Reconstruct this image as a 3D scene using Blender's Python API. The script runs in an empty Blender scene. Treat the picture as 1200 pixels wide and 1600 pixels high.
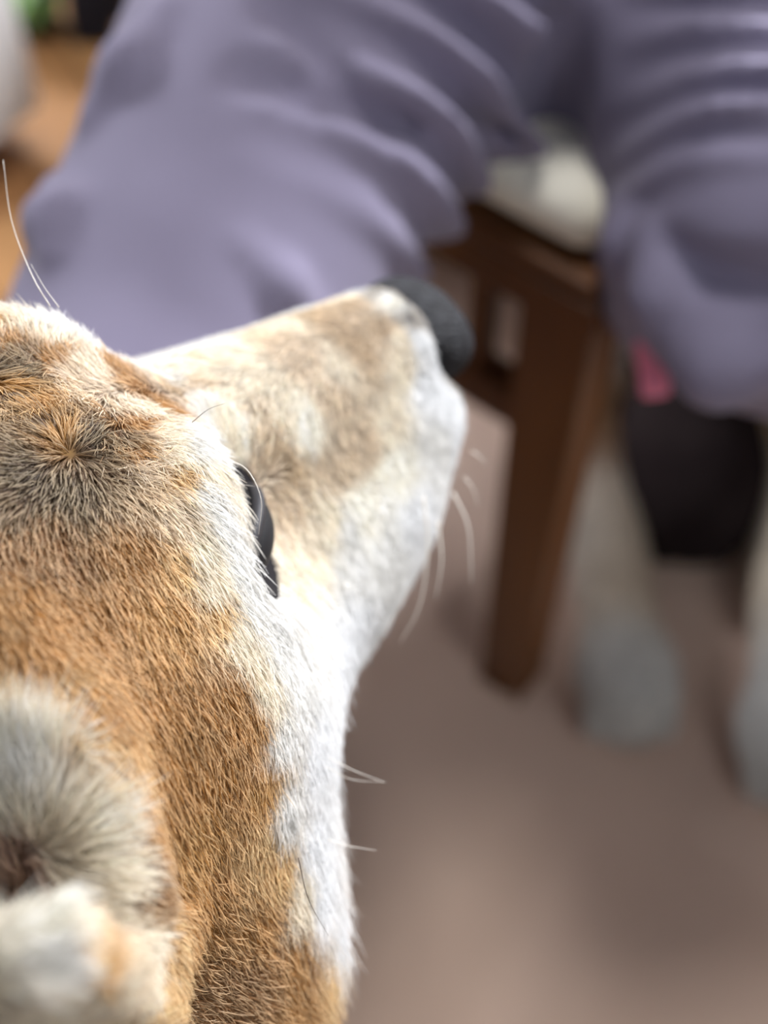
import bpy, bmesh, math, random
import numpy as np
from mathutils import Vector, Matrix
from mathutils.kdtree import KDTree

# ------------------------------------------------------------------ camera, light, exposure
CAM_H = .85; PITCH = 57.0; FPX = 2200.0
sc = bpy.context.scene
COL = sc.collection
cam = bpy.data.objects.new('camera', bpy.data.cameras.new('camera')); COL.objects.link(cam)
cam.location = (0, 0, CAM_H); cam.rotation_euler = (math.radians(90-PITCH), 0, 0)
cam.data.sensor_fit = 'VERTICAL'; cam.data.sensor_height = 36.0; cam.data.lens = FPX*36/1600
cam.data.clip_start = .01; cam.data.clip_end = 50
cam.data.dof.use_dof = True; cam.data.dof.focus_distance = .258; cam.data.dof.aperture_fstop = 7.2
sc.camera = cam
sc.view_settings.view_transform = 'Standard'; sc.view_settings.look = 'None'
sc.view_settings.gamma = 1; sc.view_settings.use_curve_mapping = False
sc.view_settings.exposure = 0.0
sc.cycles.use_denoising = True
sc.cycles.diffuse_bounces = 5; sc.cycles.max_bounces = 10; sc.cycles.transparent_max_bounces = 8
world = bpy.data.worlds.new('world'); sc.world = world; world.use_nodes = True
wb = world.node_tree.nodes['Background']; wb.inputs[0].default_value = (.80, .88, 1, 1); wb.inputs[1].default_value = .12
def area(name, loc, target, size, power, color):
    l = bpy.data.lights.new(name, 'AREA'); l.shape = 'RECTANGLE'; l.size, l.size_y = size; l.energy = power; l.color = color
    o = bpy.data.objects.new(name, l); COL.objects.link(o); o.location = loc
    o.rotation_euler = (Vector(target)-Vector(loc)).to_track_quat('-Z', 'Y').to_euler()
    return o
area('window_light', (1.38, 1.95, 1.38), (.12, .45, .48), (.34, .34), 160, (.94, .95, 1))
area('side_window_light', (-1.4, 2.0, 1.15), (-.05, .4, .48), (.5, .5), 60, (.93, .94, 1))
area('ceiling_light', (.10, .86, 2.38), (.1, .4, 0), (.4, .4), 21, (1, .98, .96))
bl = area('dog_fill_light', (.75, -.60, 1.35), (-.02, .16, .60), (.6, .6), 1.1, (.95, .97, 1)); bl.data.spread = math.radians(70)  # added fill lamp, narrowed and aimed at the near dog's head; no balcony there

rng = np.random.default_rng(7)
FUR_D = 1100.   # hairs per square centimetre on the near side
DOG_BOX = ((-64, -30, -66), (12, 42, 9)); DOG_H = .28
# ------------------------------------------------------------------ solid modelling helpers
def smin(a, b, k):
    h = np.clip(.5 + .5*(b-a)/k, 0, 1)
    return b*(1-h) + a*h - k*h*(1-h)
def smax(a, b, k): return -smin(-a, -b, k)
def rcone(P, a, b, r1, r2):
    a = np.asarray(a, float); b = np.asarray(b, float); ab = b-a
    t = np.clip(((P-a)@ab)/max(ab@ab, 1e-12), 0, 1)
    d = P-(a+t[..., None]*ab)
    return np.sqrt((d*d).sum(-1)) - (r1+(r2-r1)*t)
def ell(P, c, r, R=None):
    q = P-np.asarray(c, float)
    if R is not None: q = q@R
    r = np.asarray(r, float)
    k0 = np.sqrt(((q/r)**2).sum(-1)); k1 = np.sqrt(((q/(r*r))**2).sum(-1))+1e-9
    return k0*(k0-1)/k1
def rbox(P, c, h, r, R=None):
    q = P-np.asarray(c, float)
    if R is not None: q = q@R
    q = np.abs(q)-(np.asarray(h, float)-r)
    return np.sqrt((np.maximum(q, 0)**2).sum(-1))+np.minimum(q.max(-1), 0)-r
def surface_net(fn, lo, hi, h):
    lo = np.asarray(lo, float); n = np.ceil((np.asarray(hi)-lo)/h).astype(int)+1
    V = np.empty(n)
    gx, gy, gz = [lo[i]+h*np.arange(n[i]) for i in range(3)]
    Y, Z = np.meshgrid(gy, gz, indexing='ij')
    for s in range(0, n[0], 8):
        xs = gx[s:s+8]
        P = np.empty((len(xs),)+Y.shape+(3,)); P[..., 0] = xs[:, None, None]; P[..., 1] = Y; P[..., 2] = Z
        V[s:s+8] = fn(P)
    S = V < 0
    c = [(i, j, k) for i in (0, 1) for j in (0, 1) for k in (0, 1)]
    m = n-1
    cnt = sum(S[i:i+m[0], j:j+m[1], k:k+m[2]].astype(np.int8) for i, j, k in c)
    cells = np.argwhere((cnt > 0) & (cnt < 8)); idx = -np.ones(m, int); idx[tuple(cells.T)] = np.arange(len(cells))
    acc = np.zeros((len(cells), 3)); w = np.zeros(len(cells))
    for a in c:
        for ax in range(3):
            if a[ax]: continue
            b = list(a); b[ax] = 1
            va = V[tuple((cells+a).T)]; vb = V[tuple((cells+b).T)]
            cr = (va < 0) != (vb < 0)
            t = np.where(cr, va/np.where(cr, va-vb, 1), 0)
            p = np.tile(np.array(a, float), (len(cells), 1)); p[:, ax] = t
            acc += np.where(cr[:, None], p, 0); w += cr
    verts = lo+h*(cells+acc/w[:, None])
    faces = []
    for ax in range(3):
        u, v = (ax+1) % 3, (ax+2) % 3
        A = S.take(range(0, n[ax]-1), ax); B = S.take(range(1, n[ax]), ax)
        e = np.argwhere(A != B)
        e = e[(e[:, u] > 0) & (e[:, v] > 0) & (e[:, u] < n[u]-1) & (e[:, v] < n[v]-1)]
        ins = A[tuple(e.T)]
        q = []
        for du, dv in ((1, 1), (0, 1), (0, 0), (1, 0)):
            o = e.copy(); o[:, u] -= du; o[:, v] -= dv; q.append(idx[tuple(o.T)])
        q = np.stack(q, 1); q[~ins] = q[~ins][:, ::-1]
        faces.append(q)
    return verts, np.concatenate(faces)
def lin(c):
    c = np.asarray(c, float)/255.
    return np.where(c <= .04045, c/12.92, ((c+.055)/1.055)**2.4)
# ------------------------------------------------------------------ object helpers
def tag(o, label=None, cat=None, group=None, kind=None):
    if label: o['label'] = label
    if cat: o['category'] = cat
    if group: o['group'] = group
    if kind: o['kind'] = kind
    return o
def empty(name, loc=(0, 0, 0), rz=0, **k):
    o = bpy.data.objects.new(name, None); COL.objects.link(o); o.location = loc; o.rotation_euler = (0, 0, rz)
    return tag(o, **k)
def link(name, me, mat, parent=None, **k):
    o = bpy.data.objects.new(name, me); COL.objects.link(o)
    if mat is not None: me.materials.append(mat)
    if parent is not None: o.parent = parent
    return tag(o, **k)
def mesh(name, v, f, mat, parent=None, smooth=True, **k):
    """v is given in world space; a part is moved into its parent's frame"""
    v = np.asarray(v, float)
    if parent is not None:
        M = Matrix.LocRotScale(parent.location, parent.rotation_euler, None).inverted()
        q = parent.parent
        if q is not None: M = M @ Matrix.LocRotScale(q.location, q.rotation_euler, None).inverted()
        M = np.array(M); v = v@M[:3, :3].T+M[:3, 3]
    me = bpy.data.meshes.new(name); me.from_pydata(v.tolist(), [], [list(map(int, q)) for q in f]); me.update()
    if smooth: me.polygons.foreach_set('use_smooth', [True]*len(me.polygons))
    return link(name, me, mat, parent, **k)
def relax(v, f, it=2, lam=.5):
    e = np.concatenate([f[:, [0, 1]], f[:, [1, 2]], f[:, [2, 3]], f[:, [3, 0]]])
    for _ in range(it):
        s = np.zeros_like(v); c = np.zeros(len(v))
        np.add.at(s, e[:, 0], v[e[:, 1]]); np.add.at(c, e[:, 0], 1)
        v = v+(s/np.maximum(c, 1)[:, None]-v)*lam
    return v
def solid(name, fn, lo, hi, h, mat, parent=None, it=2, xf=None, **k):
    v, f = surface_net(fn, lo, hi, h); v = relax(v, f, it)
    if xf is not None: v = xf(v)
    return mesh(name, v, f, mat, parent, **k)
def box_vf(c, h, bev=.003, R=None):
    bm = bmesh.new(); bmesh.ops.create_cube(bm, size=2)
    for w in bm.verts: w.co = Vector((w.co.x*h[0], w.co.y*h[1], w.co.z*h[2]))
    if bev: bmesh.ops.bevel(bm, geom=bm.edges[:], offset=bev, segments=2, affect='EDGES', profile=.5)
    bm.verts.index_update()
    v = np.array([w.co[:] for w in bm.verts]); f = [[w.index for w in q.verts] for q in bm.faces]; bm.free()
    if R is not None: v = v@np.asarray(R).T
    return v+np.asarray(c, float), f
def box(name, c, h, mat, parent=None, bev=.003, R=None, **k):
    v, f = box_vf(c, h, bev, R); return mesh(name, v, f, mat, parent, smooth=False, **k)
def tube_vf(pts, rad, n=8):
    pts = np.asarray(pts, float); m = len(pts); rad = np.broadcast_to(rad, m)
    T = np.gradient(pts, axis=0); T /= np.linalg.norm(T, axis=1)[:, None]+1e-12
    ref = np.array([0, 0, 1.]) if abs(T[0][2]) < .9 else np.array([1., 0, 0])
    v = []; N = np.cross(T[0], ref)
    for i in range(m):
        N = N-(N@T[i])*T[i]; N /= np.linalg.norm(N); B = np.cross(T[i], N)
        for j in range(n):
            a = 2*math.pi*j/n; v.append(pts[i]+rad[i]*(math.cos(a)*N+math.sin(a)*B))
    f = [[i*n+j, i*n+(j+1) % n, (i+1)*n+(j+1) % n, (i+1)*n+j] for i in range(m-1) for j in range(n)]
    f += [list(range(n))[::-1], [(m-1)*n+j for j in range(n)]]
    return np.array(v), f
def spline(P, n=24):
    P = np.asarray(P, float); t = np.linspace(0, len(P)-1, n); o = []
    Q = np.vstack([2*P[0]-P[1], P, 2*P[-1]-P[-2]])
    for s in t:
        i = min(int(s), len(P)-2); u = s-i; a, b, c, d = Q[i:i+4]
        o.append(.5*(2*b+(c-a)*u+(2*a-5*b+4*c-d)*u*u+(-a+3*b-3*c+d)*u**3))
    return np.array(o)
# ------------------------------------------------------------------ materials
def mat(name, col, rough=.6, spec=.3, metal=0, sheen=0, coat=0):
    m = bpy.data.materials.new(name); m.use_nodes = True; b = m.node_tree.nodes['Principled BSDF']
    b.inputs['Base Color'].default_value = (*lin(col), 1); b.inputs['Roughness'].default_value = rough
    b.inputs['Specular IOR Level'].default_value = spec; b.inputs['Metallic'].default_value = metal
    b.inputs['Sheen Weight'].default_value = sheen; b.inputs['Coat Weight'].default_value = coat
    return m
def noisy(m, c1, c2, scale=8, stretch=(1, 1, 1), detail=4, bump=0, bscale=200, lo=.35, hi=.65):
    nt = m.node_tree; N = nt.nodes; L = nt.links; b = N['Principled BSDF']
    tc = N.new('ShaderNodeTexCoord'); mp = N.new('ShaderNodeMapping'); mp.inputs['Scale'].default_value = stretch
    L.new(tc.outputs['Object'], mp.inputs[0]); n = N.new('ShaderNodeTexNoise'); L.new(mp.outputs[0], n.inputs[0])
    n.inputs['Scale'].default_value = scale; n.inputs['Detail'].default_value = detail
    r = N.new('ShaderNodeValToRGB'); r.color_ramp.elements[0].position = lo; r.color_ramp.elements[1].position = hi
    r.color_ramp.elements[0].color = (*lin(c1), 1); r.color_ramp.elements[1].color = (*lin(c2), 1)
    L.new(n.outputs['Fac'], r.inputs[0]); L.new(r.outputs[0], b.inputs['Base Color'])
    if bump:
        n2 = N.new('ShaderNodeTexNoise'); n2.inputs['Scale'].default_value = bscale; L.new(mp.outputs[0], n2.inputs[0])
        bp = N.new('ShaderNodeBump'); bp.inputs['Strength'].default_value = bump; bp.inputs['Distance'].default_value = .002
        L.new(n2.outputs['Fac'], bp.inputs['Height']); L.new(bp.outputs[0], b.inputs['Normal'])
    return m
def wood_floor():
    m = mat('wood_floor', (170, 120, 75), .45, .35); nt = m.node_tree; N = nt.nodes; L = nt.links; b = N['Principled BSDF']
    tc = N.new('ShaderNodeTexCoord'); br = N.new('ShaderNodeTexBrick'); mp = N.new('ShaderNodeMapping'); mp.inputs['Rotation'].default_value = (0, 0, math.radians(62))
    L.new(tc.outputs['Object'], mp.inputs[0]); L.new(mp.outputs[0], br.inputs[0])
    br.inputs['Color1'].default_value = (*lin((196, 148, 98)), 1); br.inputs['Color2'].default_value = (*lin((168, 118, 74)), 1)
    br.inputs['Mortar'].default_value = (*lin((92, 62, 40)), 1); br.inputs['Scale'].default_value = 1
    br.inputs['Mortar Size'].default_value = .0015; br.inputs['Brick Width'].default_value = .9; br.inputs['Row Height'].default_value = .08
    mp2 = N.new('ShaderNodeMapping'); mp2.inputs['Scale'].default_value = (3, 40, 1); L.new(mp.outputs[0], mp2.inputs[0])
    n = N.new('ShaderNodeTexNoise'); n.inputs['Scale'].default_value = 2.5; n.inputs['Detail'].default_value = 6; L.new(mp2.outputs[0], n.inputs[0])
    mx = N.new('ShaderNodeMix'); mx.data_type = 'RGBA'; mx.blend_type = 'MULTIPLY'; mx.inputs[0].default_value = .35
    L.new(br.outputs[0], mx.inputs[6]); L.new(n.outputs['Fac'], mx.inputs[7]); L.new(mx.outputs[2], b.inputs['Base Color'])
    return m
def fur_mat(name, rough=.5, spec=.35, trans=.3):
    m = bpy.data.materials.new(name); m.use_nodes = True; nt = m.node_tree; N = nt.nodes; L = nt.links; b = N['Principled BSDF']
    a = N.new('ShaderNodeAttribute'); a.attribute_name = 'tint'; L.new(a.outputs['Color'], b.inputs['Base Color'])
    b.inputs['Roughness'].default_value = rough; b.inputs['Specular IOR Level'].default_value = spec
    t = N.new('ShaderNodeBsdfTranslucent'); L.new(a.outputs['Color'], t.inputs[0])
    mx = N.new('ShaderNodeMixShader'); mx.inputs[0].default_value = trans
    L.new(b.outputs[0], mx.inputs[1]); L.new(t.outputs[0], mx.inputs[2]); L.new(mx.outputs[0], N['Material Output'].inputs[0])
    return m
M_FUR = fur_mat('dog_fur'); M_SKIN = fur_mat('dog_coat_skin', .9, .1, 0)
# ------------------------------------------------------------------ seeing where a line of sight meets a shape (used to read off surface places)
_a = math.radians(PITCH); _U = np.array([0, math.sin(_a), math.cos(_a)]); _V = np.array([0, math.cos(_a), -math.sin(_a)]); _C = np.array([0, 0, CAM_H])
def rays(px): px = np.asarray(px, float); return np.stack([(px[:, 0]-600)/FPX, 0*px[:, 0], 0*px[:, 0]], 1)+((800-px[:, 1])/FPX)[:, None]*_U+_V
def hit(fn, px, t0=.12, tmax=1.6):
    """fn: world-space distance; returns the nearest surface point along each line of sight (or the closest approach)"""
    r = rays(px); ln = np.linalg.norm(r, axis=1); r /= ln[:, None]; t = np.full(len(r), t0); best = np.full(len(r), 9.); bt = t.copy()
    for _ in range(90):
        d = fn(_C+r*t[:, None]); u = (d < best) & (t < tmax); best = np.where(u, d, best); bt = np.where(u, t, bt)
        t = t+np.clip(d*.7, -.01, .05)
    return _C+r*bt[:, None]
# ------------------------------------------------------------------ fur grown from a mesh
def idw(Q, P, val, p=3.0, k=6, chunk=20000):
    out = np.empty((len(Q), val.shape[1]))
    for s in range(0, len(Q), chunk):
        d = ((Q[s:s+chunk, None]-P[None])**2).sum(-1)
        ix = np.argpartition(d, k, axis=1)[:, :k]; dd = np.take_along_axis(d, ix, 1)
        w = 1/(dd**(p/2)+1e-6); w /= w.sum(1)[:, None]
        out[s:s+chunk] = (val[ix]*w[..., None]).sum(1)
    return out
def sample(v, f, dens):
    """random roots on quads; dens per face"""
    t = np.concatenate([f[:, [0, 1, 2]], f[:, [0, 2, 3]]]); dn = np.concatenate([dens, dens])
    n = np.cross(v[t[:, 1]]-v[t[:, 0]], v[t[:, 2]]-v[t[:, 0]]); A = np.linalg.norm(n, axis=1)/2
    cnt = rng.poisson(A*dn); ix = np.repeat(np.arange(len(t)), cnt)
    a, b = rng.random((2, len(ix))); s = a+b > 1; a[s] = 1-a[s]; b[s] = 1-b[s]
    r = v[t[ix, 0]]*(1-a-b)[:, None]+v[t[ix, 1]]*a[:, None]+v[t[ix, 2]]*b[:, None]
    return r, t[ix], a, b
def vnormals(v, f):
    n = np.zeros_like(v); fn_ = np.cross(v[f[:, 2]]-v[f[:, 0]], v[f[:, 3]]-v[f[:, 1]])
    for i in range(4): np.add.at(n, f[:, i], fn_)
    return n/(np.linalg.norm(n, axis=1)[:, None]+1e-12)
def unit(a): return a/(np.linalg.norm(a, axis=-1, keepdims=True)+1e-9)
def noise3(P, scale, seed):
    r = np.random.default_rng(seed); o = 0
    for i in range(5):
        w = r.normal(size=3); w /= np.linalg.norm(w); o = o+np.sin((P@w)*scale*(1+.5*i)+r.random()*6.28)
    return o/5
def hairs(name, root, nrm, dirn, length, lift, rad, c0, c1, parent, clump=.5, cell=.12, nseg=5, curl=.12, mat_=None, xf=None, **k):
    n = len(root); t = np.linspace(0, 1, nseg)
    d = unit(dirn+rng.normal(size=(n, 3))*curl); d = unit(d-(d*nrm).sum(1)[:, None]*nrm)
    # neighbouring hairs lean to one point, as wet-look locks do
    q = root+rng.normal(size=root.shape)*cell*.18; cid = np.floor(q/cell).astype(np.int64)
    h_ = (cid*np.array([73856093, 19349663, 83492791])).sum(1) & 0xffff
    j = np.random.default_rng(3).random((65536, 3)); cc = (cid+.5+(j[h_]-.5)*.8)*cell
    pull = cc-root; pull -= (pull*nrm).sum(1)[:, None]*nrm
    bend = rng.normal(size=(n, 3))*.10
    tt = t[None, :, None]; L = length[:, None, None]; lf = lift[:, None, None]
    P = root[:, None]+L*(d[:, None]*(tt*np.sqrt(np.maximum(1-lf*lf, 0)))+nrm[:, None]*(lf*(1.5*tt-.75*tt*tt)))+bend[:, None]*L*tt*tt+pull[:, None]*(clump*tt**1.5)
    P[:, 0] -= nrm*length[:, None]*.05
    R = .01*rad[:, None]*(1-.85*t[None]**1.6)
    var = (1+rng.normal(size=n)*.13+(np.random.default_rng(5).random(65536)[h_]-.5)*.34)[:, None, None]
    C = (c0[:, None]*(1-tt)+c1[:, None]*tt)*var
    if xf is not None: P = xf(P.reshape(-1, 3)).reshape(P.shape)
    cu = bpy.data.hair_curves.new(name); cu.add_curves([nseg]*n)
    cu.attributes['position'].data.foreach_set('vector', P.astype(np.float32).ravel()) if 'position' in cu.attributes else cu.points.foreach_set('position', P.astype(np.float32).ravel())
    ra = cu.attributes.get('radius') or cu.attributes.new('radius', 'FLOAT', 'POINT'); ra.data.foreach_set('value', R.astype(np.float32).ravel())
    ca = cu.attributes.new('tint', 'FLOAT_COLOR', 'POINT')
    ca.data.foreach_set('color', np.concatenate([np.clip(C, 0, .92), np.ones(C.shape[:2]+(1,))], -1).astype(np.float32).ravel())
    o = bpy.data.objects.new(name, cu); COL.objects.link(o); cu.materials.append(mat_ or M_FUR); o.parent = parent
    if parent is not None and parent.parent is None: o.matrix_parent_inverse = Matrix.LocRotScale(parent.location, parent.rotation_euler, None).inverted()
    tag(o, kind='stuff', **k); return o
# ------------------------------------------------------------------ the room
M_WOODF = wood_floor()
box('floor', (.3, .6, -.03), (3.2, 3.2, .03), M_WOODF, bev=0, kind='structure')
M_WALL = noisy(mat('wall_paint', (214, 210, 202), .9), (208, 204, 196), (220, 216, 208), 3)
box('wall_back', (.3, 3.05, 1.2), (3.2, .05, 1.2), M_WALL, bev=0, kind='structure')
box('wall_right', (3.45, .6, 1.2), (.05, 3.2, 1.2), M_WALL, bev=0, kind='structure')
box('baseboard_back', (.3, 2.985, .04), (3.15, .015, .04), mat('baseboard_paint', (190, 186, 178)), kind='structure')
# rug
rx0, rx1, ry0, ry1 = -.125, 1.5, -.7, 1.75
bm = bmesh.new(); nx, ny = 70, 100
g = [[bm.verts.new((rx0+(rx1-rx0)*i/nx, ry0+(ry1-ry0)*j/ny, .006+.0012*math.sin(i*1.7+j*.6)*math.cos(j*1.1-i*.3))) for j in range(ny+1)] for i in range(nx+1)]
for i in range(nx):
    for j in range(ny): bm.faces.new((g[i][j], g[i+1][j], g[i+1][j+1], g[i][j+1]))
r_ = bmesh.ops.extrude_face_region(bm, geom=bm.faces[:]); bmesh.ops.translate(bm, verts=[w for w in r_['geom'] if isinstance(w, bmesh.types.BMVert)], vec=(0, 0, -.0045))
bmesh.ops.recalc_face_normals(bm, faces=bm.faces[:])
me = bpy.data.meshes.new('rug'); bm.to_mesh(me); bm.free()
link('rug', me, noisy(mat('rug_pile', (176, 154, 138), .95, .1), (206, 179, 162), (216, 190, 173), 5, bump=.6, bscale=350), label='plain taupe short pile rug under the wooden stool', cat='rug')
# the window the daylight comes through
M_FR = mat('window_frame_white', (222, 222, 220), .5)
w1 = empty('window_1', (.2, 2.97, 1.45)); w1['kind'] = 'structure'
for x in (-1.18, -.02, 1.14): box('frame', (.2+x+.02, 2.975, 1.45), (.03, .02, .70), M_FR, w1)
for z in (.78, 2.12): box('frame', (.2, 2.975, z), (1.21, .02, .03), M_FR, w1)
for x in (-.6, .56): box('pane', (.2+x+.02, 2.99, 1.45), (.55, .004, .64), mat('window_glass', (190, 205, 220), .05, .8), w1, 0)
# white cabinet, top left
cd = np.array([.58, .81, 0]); cd /= np.linalg.norm(cd); cn = np.array([-cd[1], cd[0], 0]); CR = np.stack([cd, cn, [0, 0, 1]], 1)
A = np.array([-.292, .94, 0]); M_WHITE = mat('white_lacquer', (214, 216, 216), .35, .4)
cc = A-cd*.30+cn*.2
cab = empty('cabinet', tuple(cc), label='white cabinet standing on the wood floor beyond the knee', cat='cabinet')
box('body', cc+[0, 0, .34], (.29, .19, .30), M_WHITE, cab, R=CR)
box('door', cc-cn*.197+[0, 0, .34], (.298, .009, .30), M_WHITE, cab, R=CR)
box('plinth', cc+cn*.02+[0, 0, .02], (.27, .17, .02), mat('plinth_black', (38, 34, 32)), cab, R=CR)
# dark box
sb = empty('storage_box', (-.262, 1.20, 0), rz=.0, label='dark navy fabric storage box on the floor behind the knee', cat='box')
M_NAVY = noisy(mat('navy_fabric', (36, 38, 50), .9), (32, 34, 46), (44, 46, 58), 60, bump=.5)
bR = np.array(Matrix.Rotation(.0, 3, 'Z'))
box('body', (-.262, 1.20, .13), (.023, .14, .13), M_NAVY, sb, .006, bR); box('lid', (-.262, 1.20, .275), (.025, .143, .014), M_NAVY, sb, .005, bR)
# plant
px_, py_ = -.322, 1.09
pl_ = empty('potted_plant', (px_, py_, 0), label='small leafy green plant in a grey pot beside the navy box', cat='plant')
def lathe(prof, n=32):
    v = [(r*math.cos(2*math.pi*i/n), r*math.sin(2*math.pi*i/n), z) for r, z in prof for i in range(n)]
    f = [[k*n+i, k*n+(i+1) % n, (k+1)*n+(i+1) % n, (k+1)*n+i] for k in range(len(prof)-1) for i in range(n)]
    return np.array(v), f
q, g = lathe([(.001, .004), (.022, .004), (.029, .05), (.031, .054), (.027, .054), (.025, .045), (.001, .045)]); mesh('pot', q+[px_, py_, 0], g, mat('pot_grey', (90, 92, 92), .7), pl_)
V, F = [], []
for i in range(26):
    a = i*2.4; L_ = .04+.03*((i*7) % 5)/5; el = .5+.5*((i*3) % 4)/4; o = np.array([px_, py_, .045]); d = np.array([math.cos(a)*math.cos(el), math.sin(a)*math.cos(el), math.sin(el)]); s_ = unit(np.cross(d, [0, 0, 1.]))
    n0 = len(V)
    for t in np.linspace(0, 1, 6):
        c = o+d*L_*(.25+t)+np.array([0, 0, -.05*t*t]); w = .011*math.sin(math.pi*min(.98, t+.04))
        V += [c-s_*w, c+[0, 0, -.003], c+s_*w]
    for k in range(5):
        b = n0+3*k; F += [[b, b+1, b+4, b+3], [b+1, b+2, b+5, b+4]]
mesh('leaves', V, F, mat('leaf_green', (112, 150, 84), .5), pl_)
# pale shelf unit behind
sh = empty('shelf_unit', (.05, 1.45, 0), label='pale shelf unit standing behind the seated person', cat='shelf')
M_PALE = mat('pale_wood', (198, 192, 180), .6)
for x in (-.218, .62): box('side_panel', (x, 1.29, .18), (.010, .17, .18), M_PALE, sh)
for z in (.04, .20, .35): box('shelf', (.201, 1.29, z), (.41, .17, .010), M_PALE, sh)
tb = empty('shading_table', (1.10, 1.20, 0), label='unseen wooden table added to the right of the stool to shade the floor', cat='table')  # table out of view, added so its top keeps the low light off the floor
M_TB = noisy(mat('table_wood', (120, 78, 46), .45, .4), (104, 66, 38), (136, 90, 54), 6, (1, .2, 1), 6)
box('tabletop', (1.10, 1.20, .705), (.46, .40, .015), M_TB, tb, .006)
for x in (.70, 1.50):
    for y in (.88, 1.56): box('leg', (x, y, .35), (.025, .025, .342), M_TB, tb, .004)
# ------------------------------------------------------------------ shiba in the foreground (own frame in cm: x to the nose, y to its right side, z up)
HM = np.array([[0.6742, 0.7230, 0.1507], [0.7198, -0.6890, 0.0852], [-0.1654, -0.0510, 0.9849]])
u_, _, v_ = np.linalg.svd(HM); HM = u_@v_
HO = np.array([-0.04966, 0.17460, 0.66019-.9+CAM_H])
def h2w(p): return (np.asarray(p, float)*.01)@HM.T+HO
def w2h(p): return ((np.asarray(p, float)-HO)@HM)*100
def wl(x, y, z): return w2h(np.array([x, y, z]))
EYE = np.array([-.24, 2.90, -.28]); ET = unit(np.array([-.70, .66, .30])); EN = unit(np.array([.62, .76, -.05])-ET*(np.array([.62, .76, -.05])@ET)); EB = np.cross(EN, ET)
ER = np.stack([ET, EB, EN], 1)
def pinna(Q):
    """the standing ear: a thick cupped flap"""
    A = EARB; T = EART; ax = unit(T-A); side = unit(np.cross(ax, EARF)); fr = np.cross(side, ax); R = np.stack([side, fr, ax], 1)
    c = (A+T)/2; L = np.linalg.norm(T-A)/2
    q = (Q-c)@R; w = np.clip((q[..., 2]+L)/(2*L), 0, 1); half = 1.05*(1-w)**.6+.25
    bend = q[..., 0]**2*.16
    dx = np.abs(q[..., 0])-half
    d = np.maximum(np.abs(q[..., 1]-bend+.3)-.28, dx*.8); d = np.maximum(d, np.abs(q[..., 2])-L)
    return d-.18
def dog_head_sdf(P):
    Q = P.copy(); Q[..., 1] = np.abs(Q[..., 1])
    d = ell(P, (-5.2, 0, -.9), (5.7, 5.3, 4.1))                       # skull
    d = smin(d, ell(Q, (-2.2, 2.0, 1.28), (1.9, 1.5, 1.12)), .9)         # brows
    d = smin(d, ell(P, (-2.7, 0, .8), (3.0, 2.2, 1.0)), 1.0)
    d = smin(d, rcone(P, (1.0, 0, -2.2), (7.5, 0, -2.9), 2.3, 1.7), 1.3)       # muzzle
    d = smin(d, ell(Q, (4.5, 1.7, -3.0), (2.6, .9, 1.2)), .8)
    d = smin(d, rcone(P, (0, 0, -.9), (7.6, 0, -1.95), 1.3, .95), 1.2)       # bridge
    d = smin(d, ell(Q, (6.9, 1.3, -4.0), (2.4, 1.65, 1.75)), .7)        # lips
    d = smin(d, rcone(P, (7.0, 0, -5.0), (.5, 0, -5.4), 1.4, 2.6), 1.0)  # chin and jaw
    d = smin(d, ell(Q, (1.4, 2.6, -5.1), (4.4, 2.4, 2.6)), 1.6)       # cheeks
    d = smin(d, ell(Q, (4.7, 2.0, -5.0), (3.0, 2.0, 2.0)), 1.1)
    d = smin(d, ell(Q, (-4.0, 3.9, -4.4), (4.2, 3.1, 4.4)), 2.5)       # ruff
    d = smin(d, ell(P, (-4.4, 6.0, -8.4), (3.0, 3.0, 4.0)), 2.5)       # thick neck fur on its right
    # ears: raised front ridge, hollow, pinna
    d = smin(d, np.minimum(rcone(Q, ER1, ER2, .8, .8), rcone(Q, ER2, ER3, .8, .7)), 1.3)
    d = smin(d, pinna(Q), .5)
    d = smax(d, -ell(Q, EYE+EN*.75, (1.65, 1.15, 1.0), ER), .3)          # eye socket
    return d
NK1 = None
def dog_sdf(P):
    d = dog_head_sdf(P)
    b = rcone(P, (-6, 2, -4.5), (-11.5, 8, -14), 5.6, 7.4)   # neck
    d = smin(d, b, 3.5)
    z = P[..., 2] < -6
    if z.any():
        G = P[z]; H = h2w(G)
        def R(a, b, r1, r2): return rcone(H, a, b, r1, r2)*100
        e = R((-.115, .0, .42), (-.13, -.12, .34), .085, .10)
        e = smin(e, R((-.13, -.12, .32), (-.15, -.32, .16), .11, .12), 8)
        for s in (-1, 1):
            x = -.125+s*.062
            e = smin(e, R((x, .02, .36), (x, .03, .18), .045, .026), 4)
            e = smin(e, R((x, .03, .18), (x, .035, .03), .026, .022), 1.5)
            e = smin(e, R((x, .035, .022), (x, .075, .018), .026, .020), 1.5)
            e = smin(e, R((x-.02+s*.05, -.28, .12), (x-.02+s*.06, -.14, .14), .085, .06), 4)
            e = smin(e, R((x-.02+s*.06, -.14, .13), (x-.02+s*.05, -.26, .03), .05, .028), 2)
            e = smin(e, R((x-.02+s*.05, -.26, .025), (x-.02+s*.05, -.10, .02), .027, .022), 2)
        e = smin(e, R((-.15, -.42, .12), (-.02, -.50, .08), .05, .055), 3)
        e = smin(e, R((-.02, -.50, .08), (.10, -.44, .07), .055, .03), 3)
        d[z] = smin(d[z], e, 4)
    return d
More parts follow.
